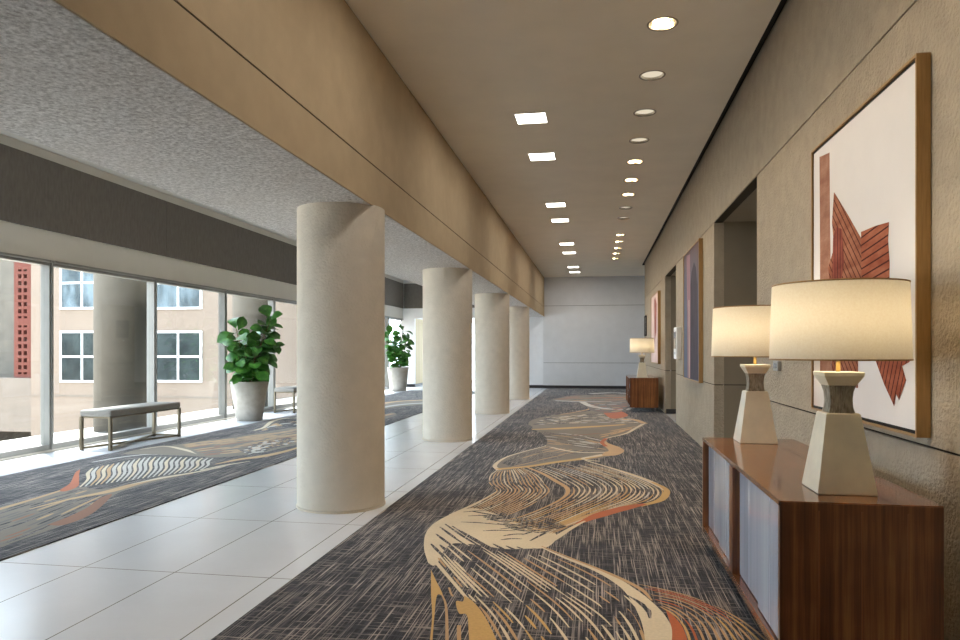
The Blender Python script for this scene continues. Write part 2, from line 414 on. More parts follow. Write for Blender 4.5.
m = MB(); m.box(XL - .1, 4.2, YB - .15, YB, 0, ZC + .2); struct(m.build('wall_back', M['cream']))
# window wall above the glass
ZH, ZP0, ZP1 = 2.56, 2.95, 3.88
m = MB(); m.box(XL - .25, XL, YB, YW, ZH, ZC + .1); m.box(XL - .25, XL, YB, 1.5 - .035, 0, ZH); m.box(XL - .05, XL + .0, YB, YW, 0, .03)
struct(m.build('wall_left', M['cream']))
# acoustic panels
PJ = [-2.75, 1.7, 6.15, 10.6, 15.06, 19.5, YW - .04]
PL = ['dark taupe wall panel over the windows, running out of the left edge of the photo', None, 'dark taupe fabric panel above the bench window at the left edge',
      'dark taupe fabric panel above the windows left of the nearest column', 'dark taupe panel half hidden behind the nearest round column', 'dark taupe panel end seen left of the corner, above the farther plant']
for i in range(2, 6):
    m = MB(); m.box(XL, XL + .04, PJ[i] + .006, PJ[i + 1] - .006, ZP0, ZP1, 0, .004)
    tag(m.build('acoustic_panel', M['fabric_panel']), PL[i], 'wall panel', 'fabric panels above the windows')
m = MB(); m.box(XL + .05, XS + .3, YW - .04, YW, ZP0, ZP1, 0, .004)
tag(m.build('acoustic_panel', M['fabric_panel']), 'dark taupe panel facing the camera on the far wall, above the beige opening', 'wall panel', 'fabric panels above the windows')
# windows
MY = [1.5, 3.75, 5.95, 8.15, 10.36, 12.55, 14.62, 16.8, 19.0, 21.2, 23.3, YW]
for i in range(len(MY) - 1):
    y0, y1 = MY[i], MY[i + 1]
    m = MB(); f = .035
    m.box(XL - .14, XL + .0, y0 - f, y0 + f, .03, ZH, 0, .004)
    m.box(XL - .1, XL + .02, y0 - .012, y0 + .012, .03, ZH)
    m.box(XL - .13, XL - .01, y0 + f, y1 - f, .03, .1); m.box(XL - .13, XL - .01, y0 + f, y1 - f, ZH - .07, ZH)
    m.box(XL - .10, XL + .03, y0 + f, y1 - f, ZH - .03, ZH)
    w = struct(m.build('window_%d' % (i + 1), M['alu']))
    g = MB(); g.box(XL - .08, XL - .07, y0 + f, y1 - f, .1, ZH - .07); g.build('glass', M['glass'], w)
m = MB(); y_added_win = YF + 4.45  # glazed passage end, added to let daylight in; no window known there
for x in (XO0, XO0 + 1.12, XO0 + 2.25, XO1 - .06): m.box(x, x + .06, y_added_win - .04, y_added_win + .04, .1, ZO)
w = struct(m.build('window_%d' % len(MY), M['alu']))
g = MB(); g.box(XO0 + .06, XO1 - .06, y_added_win - .005, y_added_win + .005, .1, ZO); g.build('glass', M['glass'], w)
# ---------------------------------------------------------------- columns
CR = .38
m = MB(); m.lathe([(CR, .02), (CR, ZL + .01)], 72, caps=(False, False))
c0 = thing('round_column', 'nearest and thickest round plaster column, between tile strip and carpet', 'column', (-2.225, 5.80, 0), group='round columns under the beam')
m.build('shaft', M['column'], c0)
b = MB(); b.lathe([(CR + .008, 0), (CR + .008, .012), (CR, .016)], 72, caps=(True, False)); b.build('base_ring', M['column'], c0)
for y, lab in ((10.35, 'second round plaster column from the camera, beside the far plant'), (14.9, 'third round plaster column, overlapping the second one in the photo'), (19.4, 'last round plaster column, farthest along the tile strip')):
    dup(c0, (-2.26, y, 0), lab)

# ---------------------------------------------------------------- carpets
def cr(pts, n=8):
    pts = [Vector(p) for p in pts]; out = []
    P = [pts[0] * 2 - pts[1]] + pts + [pts[-1] * 2 - pts[-2]]
    for i in range(1, len(P) - 2):
        a, b_, c_, d = P[i - 1:i + 3]
        for k in range(n):
            u = k / n
            out.append(.5 * (2 * b_ + (c_ - a) * u + (2 * a - 5 * b_ + 4 * c_ - d) * u * u + (3 * b_ - a - 3 * c_ + d) * u ** 3))
    out.append(pts[-1]); return out
class Pattern:
    def __init__(s, z, clip): s.mb = MB(); s.z = z; s.lv = 0; s.clip = clip
    def fl(s, p): q = onZ(p[0], p[1]); return Vector((min(max(q.x, s.clip[0]), s.clip[1]), min(q.y, s.clip[2])))
    def h(s): s.lv += 1; return s.z + .0006 + .0000015 * s.lv
    def fill(s, pts, mat, closed=True, n=6):
        P = [s.fl(p) for p in pts]; P = cr(P + [P[0]], n)[:-1]; z = s.h()
        bm = s.mb.bm; vs = [bm.verts.new((p.x, p.y, z)) for p in P]
        es = [bm.edges.new((vs[i], vs[(i + 1) % len(vs)])) for i in range(len(vs))]
        r = bmesh.ops.triangle_fill(bm, edges=es, use_beauty=True)
        for g in r['geom']:
            if isinstance(g, bmesh.types.BMFace):
                g.material_index = CM.index(mat); g.normal_update()
                if g.normal.z < 0: g.normal_flip()
    def strip(s, P, w, mat):                # P floor points, w list or scalar
        if len(P) < 2: return
        z = s.h(); L = []; R = []
        bm = s.mb.bm
        for i, p in enumerate(P):
            d = P[min(i + 1, len(P) - 1)] - P[max(i - 1, 0)]
            if d.length < 1e-6: d = Vector((1, 0))
            d.normalize(); nn = Vector((-d.y, d.x)); ww = (w[i] if isinstance(w, list) else w) / 2
            L.append(bm.verts.new((p.x + nn.x * ww, p.y + nn.y * ww, z))); R.append(bm.verts.new((p.x - nn.x * ww, p.y - nn.y * ww, z)))
        for i in range(len(P) - 1):
            f = bm.faces.new((L[i], R[i], R[i + 1], L[i + 1])); f.material_index = CM.index(mat); f.normal_update()
            if f.normal.z < 0: f.normal_flip()
    def stroke(s, pts, w, mat, n=8):
        P = cr([s.fl(p) for p in pts], n)
        if isinstance(w, (tuple, list)):
            k = len(P) - 1; q = len(w) - 1
            ww = []
            for i in range(len(P)):
                u = i / k * q; a = min(int(u), q - 1); ww.append(w[a] + (w[a + 1] - w[a]) * (u - a))
            w = ww
        s.strip(P, w, mat)
    def flow(s, keys, N, w, mats, gap=.25, seg=(.12, .4), gl=(.01, .05), s0=0., s1=1., t0=0., t1=1., jit=.02, order=None):
        K = [cr([s.fl(p) for p in k], 10) for k in keys]
        T = 60
        def at(k, u):
            x = u * (len(k) - 1); a = min(int(x), len(k) - 2); return k[a].lerp(k[a + 1], x - a)
        for i in range(N):
            ss = s0 + (s1 - s0) * i / max(1, N - 1); x = ss * (len(K) - 1); a = min(int(x), len(K) - 2); fr = x - a
            u = t0 + random.random() * jit
            while u < t1:
                v = min(t1, u + random.uniform(*seg))
                kk = max(3, int((v - u) * T))
                P = [at(K[a], u + (v - u) * j / kk).lerp(at(K[a + 1], u + (v - u) * j / kk), fr) for j in range(kk + 1)]
                mt = mats((u + v) / 2, ss) if callable(mats) else random.choice(mats)
                wd = w((u + v) / 2, ss) if callable(w) else w
                ww = [wd * min(1, .45 + 2.2 * min(j, kk - j) / kk) for j in range(kk + 1)]
                s.strip(P, ww, mt)
                u = v + (random.uniform(*gl) if random.random() < gap else .002)

ZCP = .008
# --- main carpet
mc = Pattern(ZCP, (XCA + .01, XR - .01, YF - .03))
mc.mb.box(XCA, XR - .001, YB, YF - .021, 0, ZCP); mc.mb.box(XR - .001, 4.09, YE + .01, YF - .021, 0, ZCP)
# near fan
hub = [(428, 564), (424, 549), (426, 534), (436, 523), (454, 514), (472, 509), (490, 513), (510, 521), (530, 528), (556, 535), (548, 548), (525, 550), (503, 550), (484, 547), (466, 545), (452, 545), (444, 552), (440, 560), (434, 567)]
mc.fill(hub, 'cream')
KA = [[(432, 553), (444, 569), (462, 592), (482, 615), (502, 650), (525, 700)], [(433, 540), (463, 571), (492, 597), (520, 625), (543, 660), (565, 700)],
      [(444, 529), (488, 556), (525, 583), (560, 612), (590, 652), (610, 700)], [(484, 540), (530, 570), (570, 596), (605, 621), (630, 655), (645, 700)], [(530, 547), (575, 565), (612, 584), (640, 607), (655, 645), (662, 700)]]
# dark dashes biting into the hub
for a, b_ in (((431, 545), (447, 561)), ((436, 535), (456, 550)), ((440, 528), (470, 549)), ((445, 525), (487, 552)), ((452, 527), (500, 556)), ((461, 532), (506, 557)), ((472, 539), (510, 559)), ((493, 545), (516, 557)), ((506, 547), (530, 558)), ((517, 548), (540, 558)), ((531, 548), (556, 559)), ((440, 546), (452, 557)),
              ((461, 523), (503, 526)), ((483, 532), (515, 532)), ((503, 537), (528, 535)), ((501, 541), (522, 540)), ((530, 542), (570, 525)), ((463, 513), (497, 512)), ((468, 517), (505, 517)), ((486, 521), (520, 520)), ((500, 530), (540, 528)), ((522, 536), (548, 530))):
    mc.stroke([a, ((a[0] * .55 + b_[0] * .45), (a[1] * .5 + b_[1] * .5 - .6)), b_], [.012, .026, .022, .012], 'carpet')
def wA(t, s): return .017 if t < .3 else (.013 if t < .6 else .016)
mc.flow(KA, 18, wA, lambda t, s: random.choice(['cream', 'cream', 'tan']) if t < .5 or s > .4 else random.choice(['tan', 'gold', 'cream']), .7, (.06, .34), (.02, .1), .03, .97, .06, .98, .1)
mc.stroke([(433, 560), (444, 573), (456, 587), (467, 600)], [.03, .025, .02], 'cream')
mc.stroke([(540, 548), (565, 559), (600, 573), (628, 590), (650, 614), (662, 645), (668, 700)], [.012, .03, .05, .07, .13, .15, .16], 'cream')
mc.stroke([(538, 546), (575, 561), (612, 576), (640, 590), (652, 602)], [.01, .018, .03, .03, .01], 'tan')
for a, b_ in (((628, 597), (650, 617)), ((612, 600), (640, 632)), ((640, 606), (650, 620)), ((596, 600), (622, 640))):
    mc.stroke([a, ((a[0] + b_[0]) / 2 + 3, (a[1] + b_[1]) / 2 - 1), b_], [.008, .03, .012], 'carpet')
mc.fill([(666, 612), (674, 618), (684, 632), (690, 660), (672, 660), (672, 632)], 'orange')
KB = [[(660, 608), (676, 618), (688, 636), (694, 670)], [(650, 596), (682, 603), (712, 620), (736, 655)], [(636, 585), (690, 598), (738, 620), (785, 658)]]
mc.flow(KB, 11, .0125, ['gold', 'tan', 'tan', 'orange'], .35, (.3, .8), (.02, .06), 0, 1, 0, 1, .12)
mc.fill([(431, 571), (436, 582), (443, 597), (437, 597), (434, 622), (431, 660), (428, 660), (432, 620), (431, 595)], 'gold')
mc.stroke([(442, 596), (446, 608), (447, 640), (446, 680)], [.008, .013, .016, .016], 'tan')
mc.fill([(464, 597), (474, 604), (486, 620), (500, 650), (510, 680), (472, 680), (469, 640), (467, 617), (459, 615), (456, 603), (463, 603)], 'gold')
mc.stroke([(449, 589), (451, 595), (453, 598)], .012, 'tan'); mc.stroke([(459, 627), (459, 640), (460, 652)], .02, 'tan')
# second lobe (outer, right)
S0 = [(522, 466), (542, 474), (556, 482), (567, 489), (566, 496), (552, 505), (520, 518), (488, 524)]
S1 = [(556, 463), (590, 473), (612, 481), (622, 490), (612, 500), (585, 512), (545, 528), (505, 534)]
S2 = [(585, 461), (625, 473), (652, 483), (667, 492), (660, 502), (625, 509), (578, 525), (532, 546)]
mc.flow([S0, S1, S2], 19, lambda t, s: .019 if t < .6 else .016, lambda t, s: random.choice(['cream', 'cream', 'tan', 'pale']) if t < .55 else random.choice(['tan', 'peach', 'cream', 'gold']), .45, (.08, .34), (.01, .05), .06, .95, .02, .93, .08)
mc.stroke(S2[:4], [.03, .05, .06, .05], 'cream'); mc.stroke([(652, 483), (663, 488), (667, 493), (661, 501), (640, 507)], [.03, .05, .06, .06, .05], 'gold')
mc.stroke([(645, 505), (625, 509), (600, 516), (577, 525)], [.05, .12, .12, .03], 'orange')
mc.stroke([(585, 522), (570, 530), (552, 541), (532, 549)], [.02, .04, .06, .06], 'cream')
mc.stroke(S0, [.03, .05, .06, .05, .035, .025, .02, .01], 'peach')
# second lobe (inner, left)
T0 = [(500, 469), (491, 476), (490, 484), (497, 492), (482, 502), (464, 511)]
T1 = [(522, 468), (538, 476), (546, 485), (550, 493), (532, 506), (497, 521)]
mc.flow([T0, T1], 15, .016, ['tan', 'peach', 'tan', 'cream'], .35, (.1, .4), (.01, .04), 0, .97, 0, .95, .06)
mc.stroke([(497, 492), (484, 500), (466, 509), (450, 516)], [.012, .02, .035, .03], 'cream')
mc.flow([[(470, 512), (500, 517), (530, 520), (560, 519)], [(500, 528), (525, 532), (545, 533), (575, 524)]], 9, .03, ['carpet'], .9, (.15, .4), (.02, .1), 0, 1, 0, .9, .3)
# third region
mc.fill([(547, 446), (525, 452), (506, 458), (495, 466), (500, 472), (530, 467), (565, 462), (600, 459), (622, 451), (606, 446), (580, 447)], 'taupe')
mc.flow([[(550, 447), (520, 455), (502, 464)], [(606, 450), (560, 458), (512, 468)]], 14, .022, ['grey', 'carpet', 'tan', 'grey', 'carpet'], .5, (.1, .4), (.02, .06))
mc.stroke([(548, 446), (525, 452), (506, 458), (495, 466), (499, 471)], [.02, .03, .035, .05, .06], 'cream')
mc.stroke([(545, 446), (560, 450), (580, 453), (607, 453)], [.03, .06, .06, .05], 'cream')
mc.stroke([(497, 470), (530, 467), (555, 463), (585, 459), (612, 454)], [.1, .09, .1, .12, .1], 'gold')
mc.stroke([(600, 462), (590, 461), (583, 459), (600, 456), (618, 453)], [.03, .04, .05, .1, .08], 'cream')
mc.fill([(604, 440), (609, 444), (620, 448), (624, 452), (616, 456), (602, 456), (606, 451), (602, 445)], 'peach')
# fourth region
mc.fill([(546, 447), (547, 440), (542, 434), (532, 428), (545, 424), (590, 423), (642, 424), (632, 432), (606, 439), (602, 444), (608, 452), (580, 451)], 'taupe')
mc.flow([[(548, 444), (575, 447), (606, 451)], [(540, 432), (580, 436), (604, 441)]], 13, .045, ['grey', 'pale', 'tan', 'carpet', 'carpet'], .6, (.12, .4), (.03, .1))
mc.flow([[(600, 438), (615, 434), (630, 430)], [(560, 436), (600, 433), (636, 427)]], 5, .05, ['rust', 'taupe', 'peach'], .5, (.2, .5), (.03, .1))
mc.stroke([(532, 430), (560, 429), (595, 427), (625, 425)], [.1, .22, .2, .1], 'gold')
mc.stroke([(644, 424), (635, 429), (626, 434), (606, 439)], [.06, .06, .05, .03], 'cream'); mc.stroke([(606, 439), (602, 443), (606, 447)], .06, 'orange')
# fifth region
mc.fill([(528, 425), (531, 421), (545, 417), (575, 413), (600, 411), (625, 416), (644, 424), (620, 424), (570, 427), (540, 429)], 'taupe')
mc.flow([[(532, 425), (560, 424), (600, 423), (640, 424)], [(545, 418), (575, 416), (600, 414), (628, 418)]], 13, .07, ['cream', 'carpet', 'carpet', 'grey', 'pale'], .8, (.03, .12), (.01, .04))
mc.stroke([(560, 415), (578, 412), (590, 409), (588, 405), (581, 402)], [.05, .06, .08, .06, .06], 'tan')
mc.fill([(602, 412), (618, 411), (628, 416), (612, 419)], 'orange')
mc.stroke([(645, 424), (634, 420), (622, 420)], .12, 'peach')
# sixth region (by the far lamp)
mc.fill([(582, 402), (600, 399), (632, 401), (632, 409), (612, 413), (592, 411)], 'grey')
mc.stroke([(580, 401), (590, 406), (605, 409), (626, 410)], [.15, .2, .2, .1], 'pale')
mc.fill([(552, 400), (575, 396), (632, 395), (632, 400), (600, 401), (575, 402)], 'taupe')
mc.stroke([(556, 399.5), (585, 398.5), (632, 398)], .3, 'rust')
mc.stroke([(570, 396), (600, 396), (632, 397)], .3, 'taupe'); mc.stroke([(555, 401), (580, 402), (612, 402)], .14, 'pale')
mc.flow([[(586, 403), (608, 402), (632, 402)], [(596, 411), (612, 412), (630, 409)]], 7, .09, ['pale', 'carpet', 'orange', 'tan', 'rust'], .7, (.1, .3), (.02, .08))
mc.flow([[(562, 397), (600, 395.5), (632, 395.5)], [(572, 401), (600, 400.5), (632, 400)]], 5, .12, ['rust', 'taupe', 'orange', 'carpet', 'tan'], .6, (.1, .35), (.02, .08))
mc.stroke([(628, 410), (636, 406), (640, 402)], .1, 'pale'); mc.stroke([(590, 394), (612, 393), (632, 394)], .25, 'pale')
tag(mc.mb.build('carpet', CARPET_MATS, fix=False), 'dark woven corridor carpet with winding cream and orange ribbon, right of the columns', 'carpet')

# --- carpet by the windows
lc = Pattern(ZCP, (XCB + .01, XCC - .01, YF - 2.3))
lc.mb.box(XCB, XCC, YB, YF - 2.2, 0, ZCP)
lc.fill([(-60, 528), (0, 508), (40, 498), (66, 490), (84, 488), (110, 488), (150, 479), (190, 474), (150, 484), (118, 494), (96, 510), (60, 527), (10, 545), (-60, 570)], 'taupe')
lc.flow([[(-50, 530), (20, 506), (80, 490)], [(-50, 560), (30, 535), (110, 496)]], 14, .03, ['tan', 'grey', 'carpet', 'taupe', 'carpet', 'rust'], .5, (.06, .35), (.02, .1))
lc.stroke([(-40, 522), (0, 510), (40, 498), (68, 489)], [.05, .06, .05, .04], 'tan')
lc.fill([(80, 470), (79, 480), (78, 487), (66, 492), (60, 491), (70, 484), (75, 474)], 'orange')
lc.stroke([(30, 510), (70, 500), (110, 492), (150, 481), (192, 474)], [.02, .06, .12, .1, .05], 'peach')
lc.stroke([(130, 485), (160, 479), (195, 473), (225, 467)], [.02, .08, .06, .03], 'cream')
lc.fill([(47, 526), (70, 517), (88, 508), (100, 499), (112, 495), (104, 505), (88, 517), (64, 526)], 'rust')
# hatch zone with s-shaped strokes
lc.fill([(80, 486), (80, 472), (92, 463), (120, 459), (160, 456), (200, 457), (226, 461), (205, 470), (165, 477), (120, 487), (95, 490)], 'carpet')
for i in range(24):
    u = i / 23; x = 84 + 120 * u; yt = 468 - 11 * min(1, u * 2.2) + 5 * max(0, u - .7); yb = 488 - 17 * u
    lc.stroke([(x + 9, yt + .5), (x + 4, yt + (yb - yt) * .3), (x + 4, yt + (yb - yt) * .6), (x - 4, yb)], [.015, .04, .03, .015], 'peach' if i in (2, 4) else ('pale' if i % 3 else 'cream'), 5)
lc.stroke([(92, 463), (120, 458), (150, 455), (185, 456)], [.03, .06, .06, .04], 'pale')
lc.fill([(120, 455), (138, 450), (165, 446), (185, 449), (206, 457), (180, 456), (150, 455)], 'taupe')
lc.stroke([(140, 450), (165, 447), (183, 450), (207, 457)], [.03, .06, .08, .04], 'cream')
# tan field and dots
lc.fill([(172, 446), (200, 442), (235, 437), (262, 433), (300, 427), (340, 424), (350, 432), (310, 442), (290, 447), (250, 455), (208, 458), (188, 450)], 'taupe')
lc.flow([[(180, 446), (240, 437), (310, 428)], [(205, 456), (250, 451), (310, 440)]], 15, .06, ['peach', 'tan', 'tan', 'grey', 'rust'], .5, (.06, .35), (.01, .06))
lc.flow([[(240, 452), (262, 443), (290, 438)], [(252, 456), (275, 448), (296, 443)]], 9, .06, ['carpet', 'carpet', 'pale'], .9, (.03, .1), (.02, .06))
lc.stroke([(215, 465), (240, 460), (262, 457), (285, 452), (305, 446)], [.03, .12, .16, .1, .05], 'peach')
lc.stroke([(200, 471), (225, 466), (250, 462)], [.03, .06, .02], 'cream')
lc.stroke([(254, 431), (264, 428), (272, 422), (284, 419), (305, 418)], [.05, .07, .09, .07, .05], 'cream')
lc.flow([[(272, 426), (285, 422), (306, 421)], [(262, 431), (280, 427), (306, 424)]], 5, .09, ['pale', 'carpet', 'peach'], .6, (.1, .3), (.02, .05))
lc.fill([(330, 430), (372, 418), (392, 413), (396, 416), (380, 421), (345, 432)], 'taupe')
lc.stroke([(340, 428), (372, 419), (393, 414)], .12, 'tan')
lc.fill([(340, 412), (384, 404), (430, 400), (470, 398), (440, 404), (400, 407), (360, 414)], 'taupe')
lc.stroke([(360, 408), (395, 402), (430, 400), (460, 398)], .25, 'peach'); lc.stroke([(370, 410), (400, 405), (430, 403)], .2, 'pale')
tag(lc.mb.build('carpet', CARPET_MATS, fix=False), 'blue-grey patterned carpet running in front of the windows, left of the tiles', 'carpet')

# ---------------------------------------------------------------- square ceiling lights
PD = [.971 * q for q in (8.10, 9.70, 12.9, 14.43, 17.6, 19.2, 22.45, 23.9)]
pxs = -.738; first = None
PLb = ['largest square ceiling light, nearest the camera', 'second square ceiling light from the camera, close behind the largest', 'third square ceiling light from the camera, first of the second pair',
       'fourth square ceiling light from the camera, closing the second pair', 'fifth square ceiling light along the corridor, first of the third pair', 'sixth square ceiling light along the corridor, closing the third pair',
       'seventh square ceiling light, last but one before the far wall', 'smallest square ceiling light, right before the far wall']
LIGHTS = []
def light(name, kind, loc, energy, color, parent=None, rot=None, **kw):
    l = bpy.data.lights.new(name, kind); l.energy = energy; l.color = color
    for k, v in kw.items(): setattr(l, k, v)
    o = bpy.data.objects.new(name, l); COL.objects.link(o); o.location = loc
    if rot: o.rotation_euler = rot
    if parent: o.parent = parent
    return o
PANEL_W, SPOT_W, LAMP_W = 9, 34, 4.8
for i, d in enumerate([3.3, 4.9] + PD):
    y = (d + pxs * SN) / CS
    lab = PLb[i - 2] if i > 1 else 'square ceiling light above the camera, outside the photo'
    if first is None:
        t0 = thing('ceiling_light', lab, 'ceiling light', (pxs, y, ZC), group='square ceiling lights'); first = t0
        m = MB(); s = .183; e = .168
        m.box(-s, s, -s, -e, -.012, .0); m.box(-s, s, e, s, -.012, .0); m.box(-s, -e, -e, e, -.012, .0); m.box(e, s, -e, e, -.012, .0)
        m.build('frame', M['white_plastic'], t0)
        m = MB(); m.box(-e, e, -e, e, -.008, -.001); m.build('diffuser', M['panel_glow'], t0)
        light('panel_lamp', 'AREA', (0, 0, -.02), PANEL_W, (1, .97, .93), t0, size=.33)
    else: dup(first, (pxs, y, ZC), lab)
# ---------------------------------------------------------------- round downlights
def downlight(y, lab, glow, aim):
    t0 = thing('downlight', lab, 'downlight', (DLX, y, ZC), group='round downlights in the ceiling')
    m = MB(); m.lathe([(DLR - .004, .004), (DLR, -.004), (DLR + .012, -.004), (DLR + .014, .0)], 40, caps=(False, False)); m.build('trim_ring', M['trimring'], t0)
    m = MB(); m.lathe([(DLR - .004, .0), (.1, .05), (.075, .13), (.0, .135)], 40, caps=(False, False)); m.build('reflector', M['chrome'], t0)
    m = MB()
    if glow: m.lathe([(.0, -.014), (.03, -.011), (.045, 0), (.042, .02), (0, .025)], 28, caps=(False, False))
    else: m.lathe([(.0, -.004), (.06, -.003), (.1, 0), (.1, .006), (0, .008)], 32, caps=(False, False))
    o = m.build('lamp', M['lamp_glow' if glow else 'lamp_dim'], t0, (-.03, .03, .022) if glow else (0, 0, .02))
    if glow: o.rotation_euler = (math.radians(-24), math.radians(-18), 0)
    light('spot_lamp', 'SPOT', (0, 0, -.03), SPOT_W, (1, .74, .44), t0, spot_size=math.radians(104), spot_blend=.7, shadow_soft_size=.05)
    return t0
DLAB = ['largest round downlight, glowing, at the top edge of the photo', 'second round downlight from the camera, faint pale lens', 'third round downlight from the camera, faint pale lens', 'fourth round downlight from the camera, just before the sparkling ones',
        'first of the three sparkling downlights, nearest of them', 'middle of the three sparkling downlights', 'last of the three sparkling downlights', 'eighth round downlight, faint lens after the sparkling three', 'ninth round downlight, faint lens before the gap in the row',
        'first small downlight beyond the gap in the row', 'second small downlight beyond the gap in the row', 'third small downlight beyond the gap in the row', 'fourth small downlight beyond the gap in the row', 'farthest and smallest round downlight in the row']
G = {}
for y in EXTRA:
    if 1 not in G: G[1] = downlight(y, 'round downlight above the camera, outside the photo', True, 0)
    else: dup(G[1], (DLX, y, ZC), 'round downlight above the camera, outside the photo')
for i, y in enumerate(DLY):
    gl = 0 if i in (1, 2, 3, 7, 8) else 1
    if gl not in G: G[gl] = downlight(y, DLAB[i], bool(gl), 0)
    else: dup(G[gl], (DLX, y, ZC), DLAB[i])

# ---------------------------------------------------------------- consoles
def console(name, label, x0, x1, y0, y1, zb, zt):
    cx, cy = (x0 + x1) / 2, (y0 + y1) / 2
    t0 = thing(name, label, 'console cabinet', (cx, cy, 0), group='walnut console cabinets')
    w, l = (x1 - x0) / 2, (y1 - y0) / 2; th = .03
    m = MB(); m.box(-w, w, -l + .002, l - .002, zt - .022, zt, 0, .0015); m.build('top', M['walnut_top'], t0)
    for s in (-1, 1):
        e = MB(); e.box(-w, w, s * l - (th if s > 0 else 0), s * l + (th if s < 0 else 0), zb, zt - .004, 0, .002)
        sd = e.build('side_panel', M['walnut'], t0)
        for k in (.245, .51, .79):
            i_ = MB(); xx = -w + 2 * w * k; i_.box(xx - .003, xx + .003, s * l - .0015, s * l + .0015, zb + .01, zt - th - .004); i_.build('inlay', M['inlay'], sd)
    m = MB(); m.box(-w, w, -l + th, l - th, zb, zb + .035, 0, .002); m.build('bottom_rail', M['walnut_top'], t0)
    m = MB(); m.box(w - .02, w, -l + th, l - th, zb + .035, zt - th); m.build('back_panel', M['walnut'], t0)
    m = MB(); m.box(-w, w - .02, -.045, .045, zb + .035, zt - th - .001, 0, .002); m.build('divider', M['walnut'], t0)
    for s in (-1, 1):
        a, b_ = (.05, l - th - .004); mid = (a + b_) / 2
        for q, (u0, u1) in enumerate(((a, mid - .012), (mid + .012, b_))):
            m = MB(); ya, yb = sorted((s * u0, s * u1)); zz0, zz1 = zb + .04, zt - th - .006
            xo = .022 + .014 * (q if s > 0 else 1 - q)
            n_ = 2; ww = (yb - ya) / n_
            for k in range(n_): m.box(-w + xo, -w + xo + .018, ya + k * ww + .002, ya + (k + 1) * ww - .002, zz0, zz1, 0, .003)
            m.box(-w + xo + .006, -w + xo + .014, ya, yb, zz0, zz1)
            m.build('door', M['door_gloss'], t0)
    for sx in (-1, 1):
        for sy in (-1, 1):
            m = MB(); m.box(sx * (w - .06) - .015, sx * (w - .06) + .015, sy * (l - .08) - .015, sy * (l - .08) + .015, .0105, zb, 0, .002); m.build('leg', M['steelleg'], t0)
    return t0
console('console_cabinet', 'large walnut console with glossy pale doors holding two lamps, in the foreground', .714, 1.305, 2.89, 4.93, .12, .757)
console('console_cabinet', 'small walnut console with one lamp, far down the corridor', .714, 1.33, 15.6, 17.64, .1, .757)
# ---------------------------------------------------------------- table lamps
def lamp(label, loc):
    t0 = thing('table_lamp', label, 'table lamp', loc, group='ivory table lamps')
    m = MB(); m.sq([(.112, 0), (.115, .004), (.067, .327), (.063, .332)])
    m.build('base', M['ivory'], t0)
    m = MB(); prof = [(.051, .332), (.045, .355), (.043, .385), (.046, .42), (.053, .447)]
    # square ribbed concave neck
    n = 10
    rings = []
    for h, z in prof:
        pts = []
        for side in range(4):
            for k in range(n):
                for (u, dd) in ((k / n, 0), ((k + .62) / n, 0), ((k + .66) / n, -.008), ((k + .96) / n, -.008)):
                    x = -h + 2 * h * u; y = -(h + dd)
                    a = side * PI / 2; pts.append((x * math.cos(a) - y * math.sin(a), x * math.sin(a) + y * math.cos(a), z))
        rings.append([m.bm.verts.new(p) for p in pts])
    L = len(rings[0])
    for a, b_ in zip(rings, rings[1:]):
        for i in range(L): m.bm.faces.new((a[i], a[(i + 1) % L], b_[(i + 1) % L], b_[i]))
    m.build('neck', M['neck'], t0)
    m = MB(); m.sq([(.052, .447), (.055, .45), (.077, .488), (.079, .503), (.076, .505)]); m.build('cap', M['capstone'], t0)
    m = MB(); m.lathe([(.009, .505), (.009, .62)], 16); m.lathe([(.018, .62), (.018, .67)], 16); m.build('stem', M['brass'], t0)
    m = MB(); m.lathe([(.0, .672), (.02, .675), (.034, .70), (.034, .73), (.02, .755), (0, .76)], 20, caps=(False, False)); m.build('bulb', M['bulb'], t0)
    R0, R1, z0, z1, th = .272, .262, .556, .874, .003
    m = MB(); m.lathe([(R0, z0), (R1, z1), (R1 - th, z1), (R0 - th, z0), (R0, z0)], 96, caps=(False, False)); sh = m.build('shade', M['shade'], t0)
    for R, z in ((R0, z0), (R1, z1)):
        m = MB(); m.lathe([(R - th - .001, z - .002), (R + .0012, z - .002), (R + .0012, z + .004), (R - th - .001, z + .004), (R - th - .001, z - .002)], 96, caps=(False, False))
        m.build('shade_trim', M['gold'], sh)
    m = MB()
    for k in range(3): a = 2 * PI * k / 3; m.tube([(0.012 * math.cos(a), .012 * math.sin(a), .668), ((R0 - .012) * math.cos(a), (R0 - .012) * math.sin(a), .64)], .002, 6)
    m.build('shade_spider', M['brass'], t0)
    light('lamp_light', 'POINT', (0, 0, .72), LAMP_W, (1, .86, .66), t0, shadow_soft_size=.11)
    return t0
ZT = .757
l0 = lamp('nearest table lamp with wide cream drum shade, at the front of the large console', (1.015, 3.16, ZT))
dup(l0, (1.02, 4.755, ZT), 'table lamp with cream drum shade at the back end of the large console')
dup(l0, (.995, 15.86, ZT), 'small-looking table lamp standing on the far walnut console')

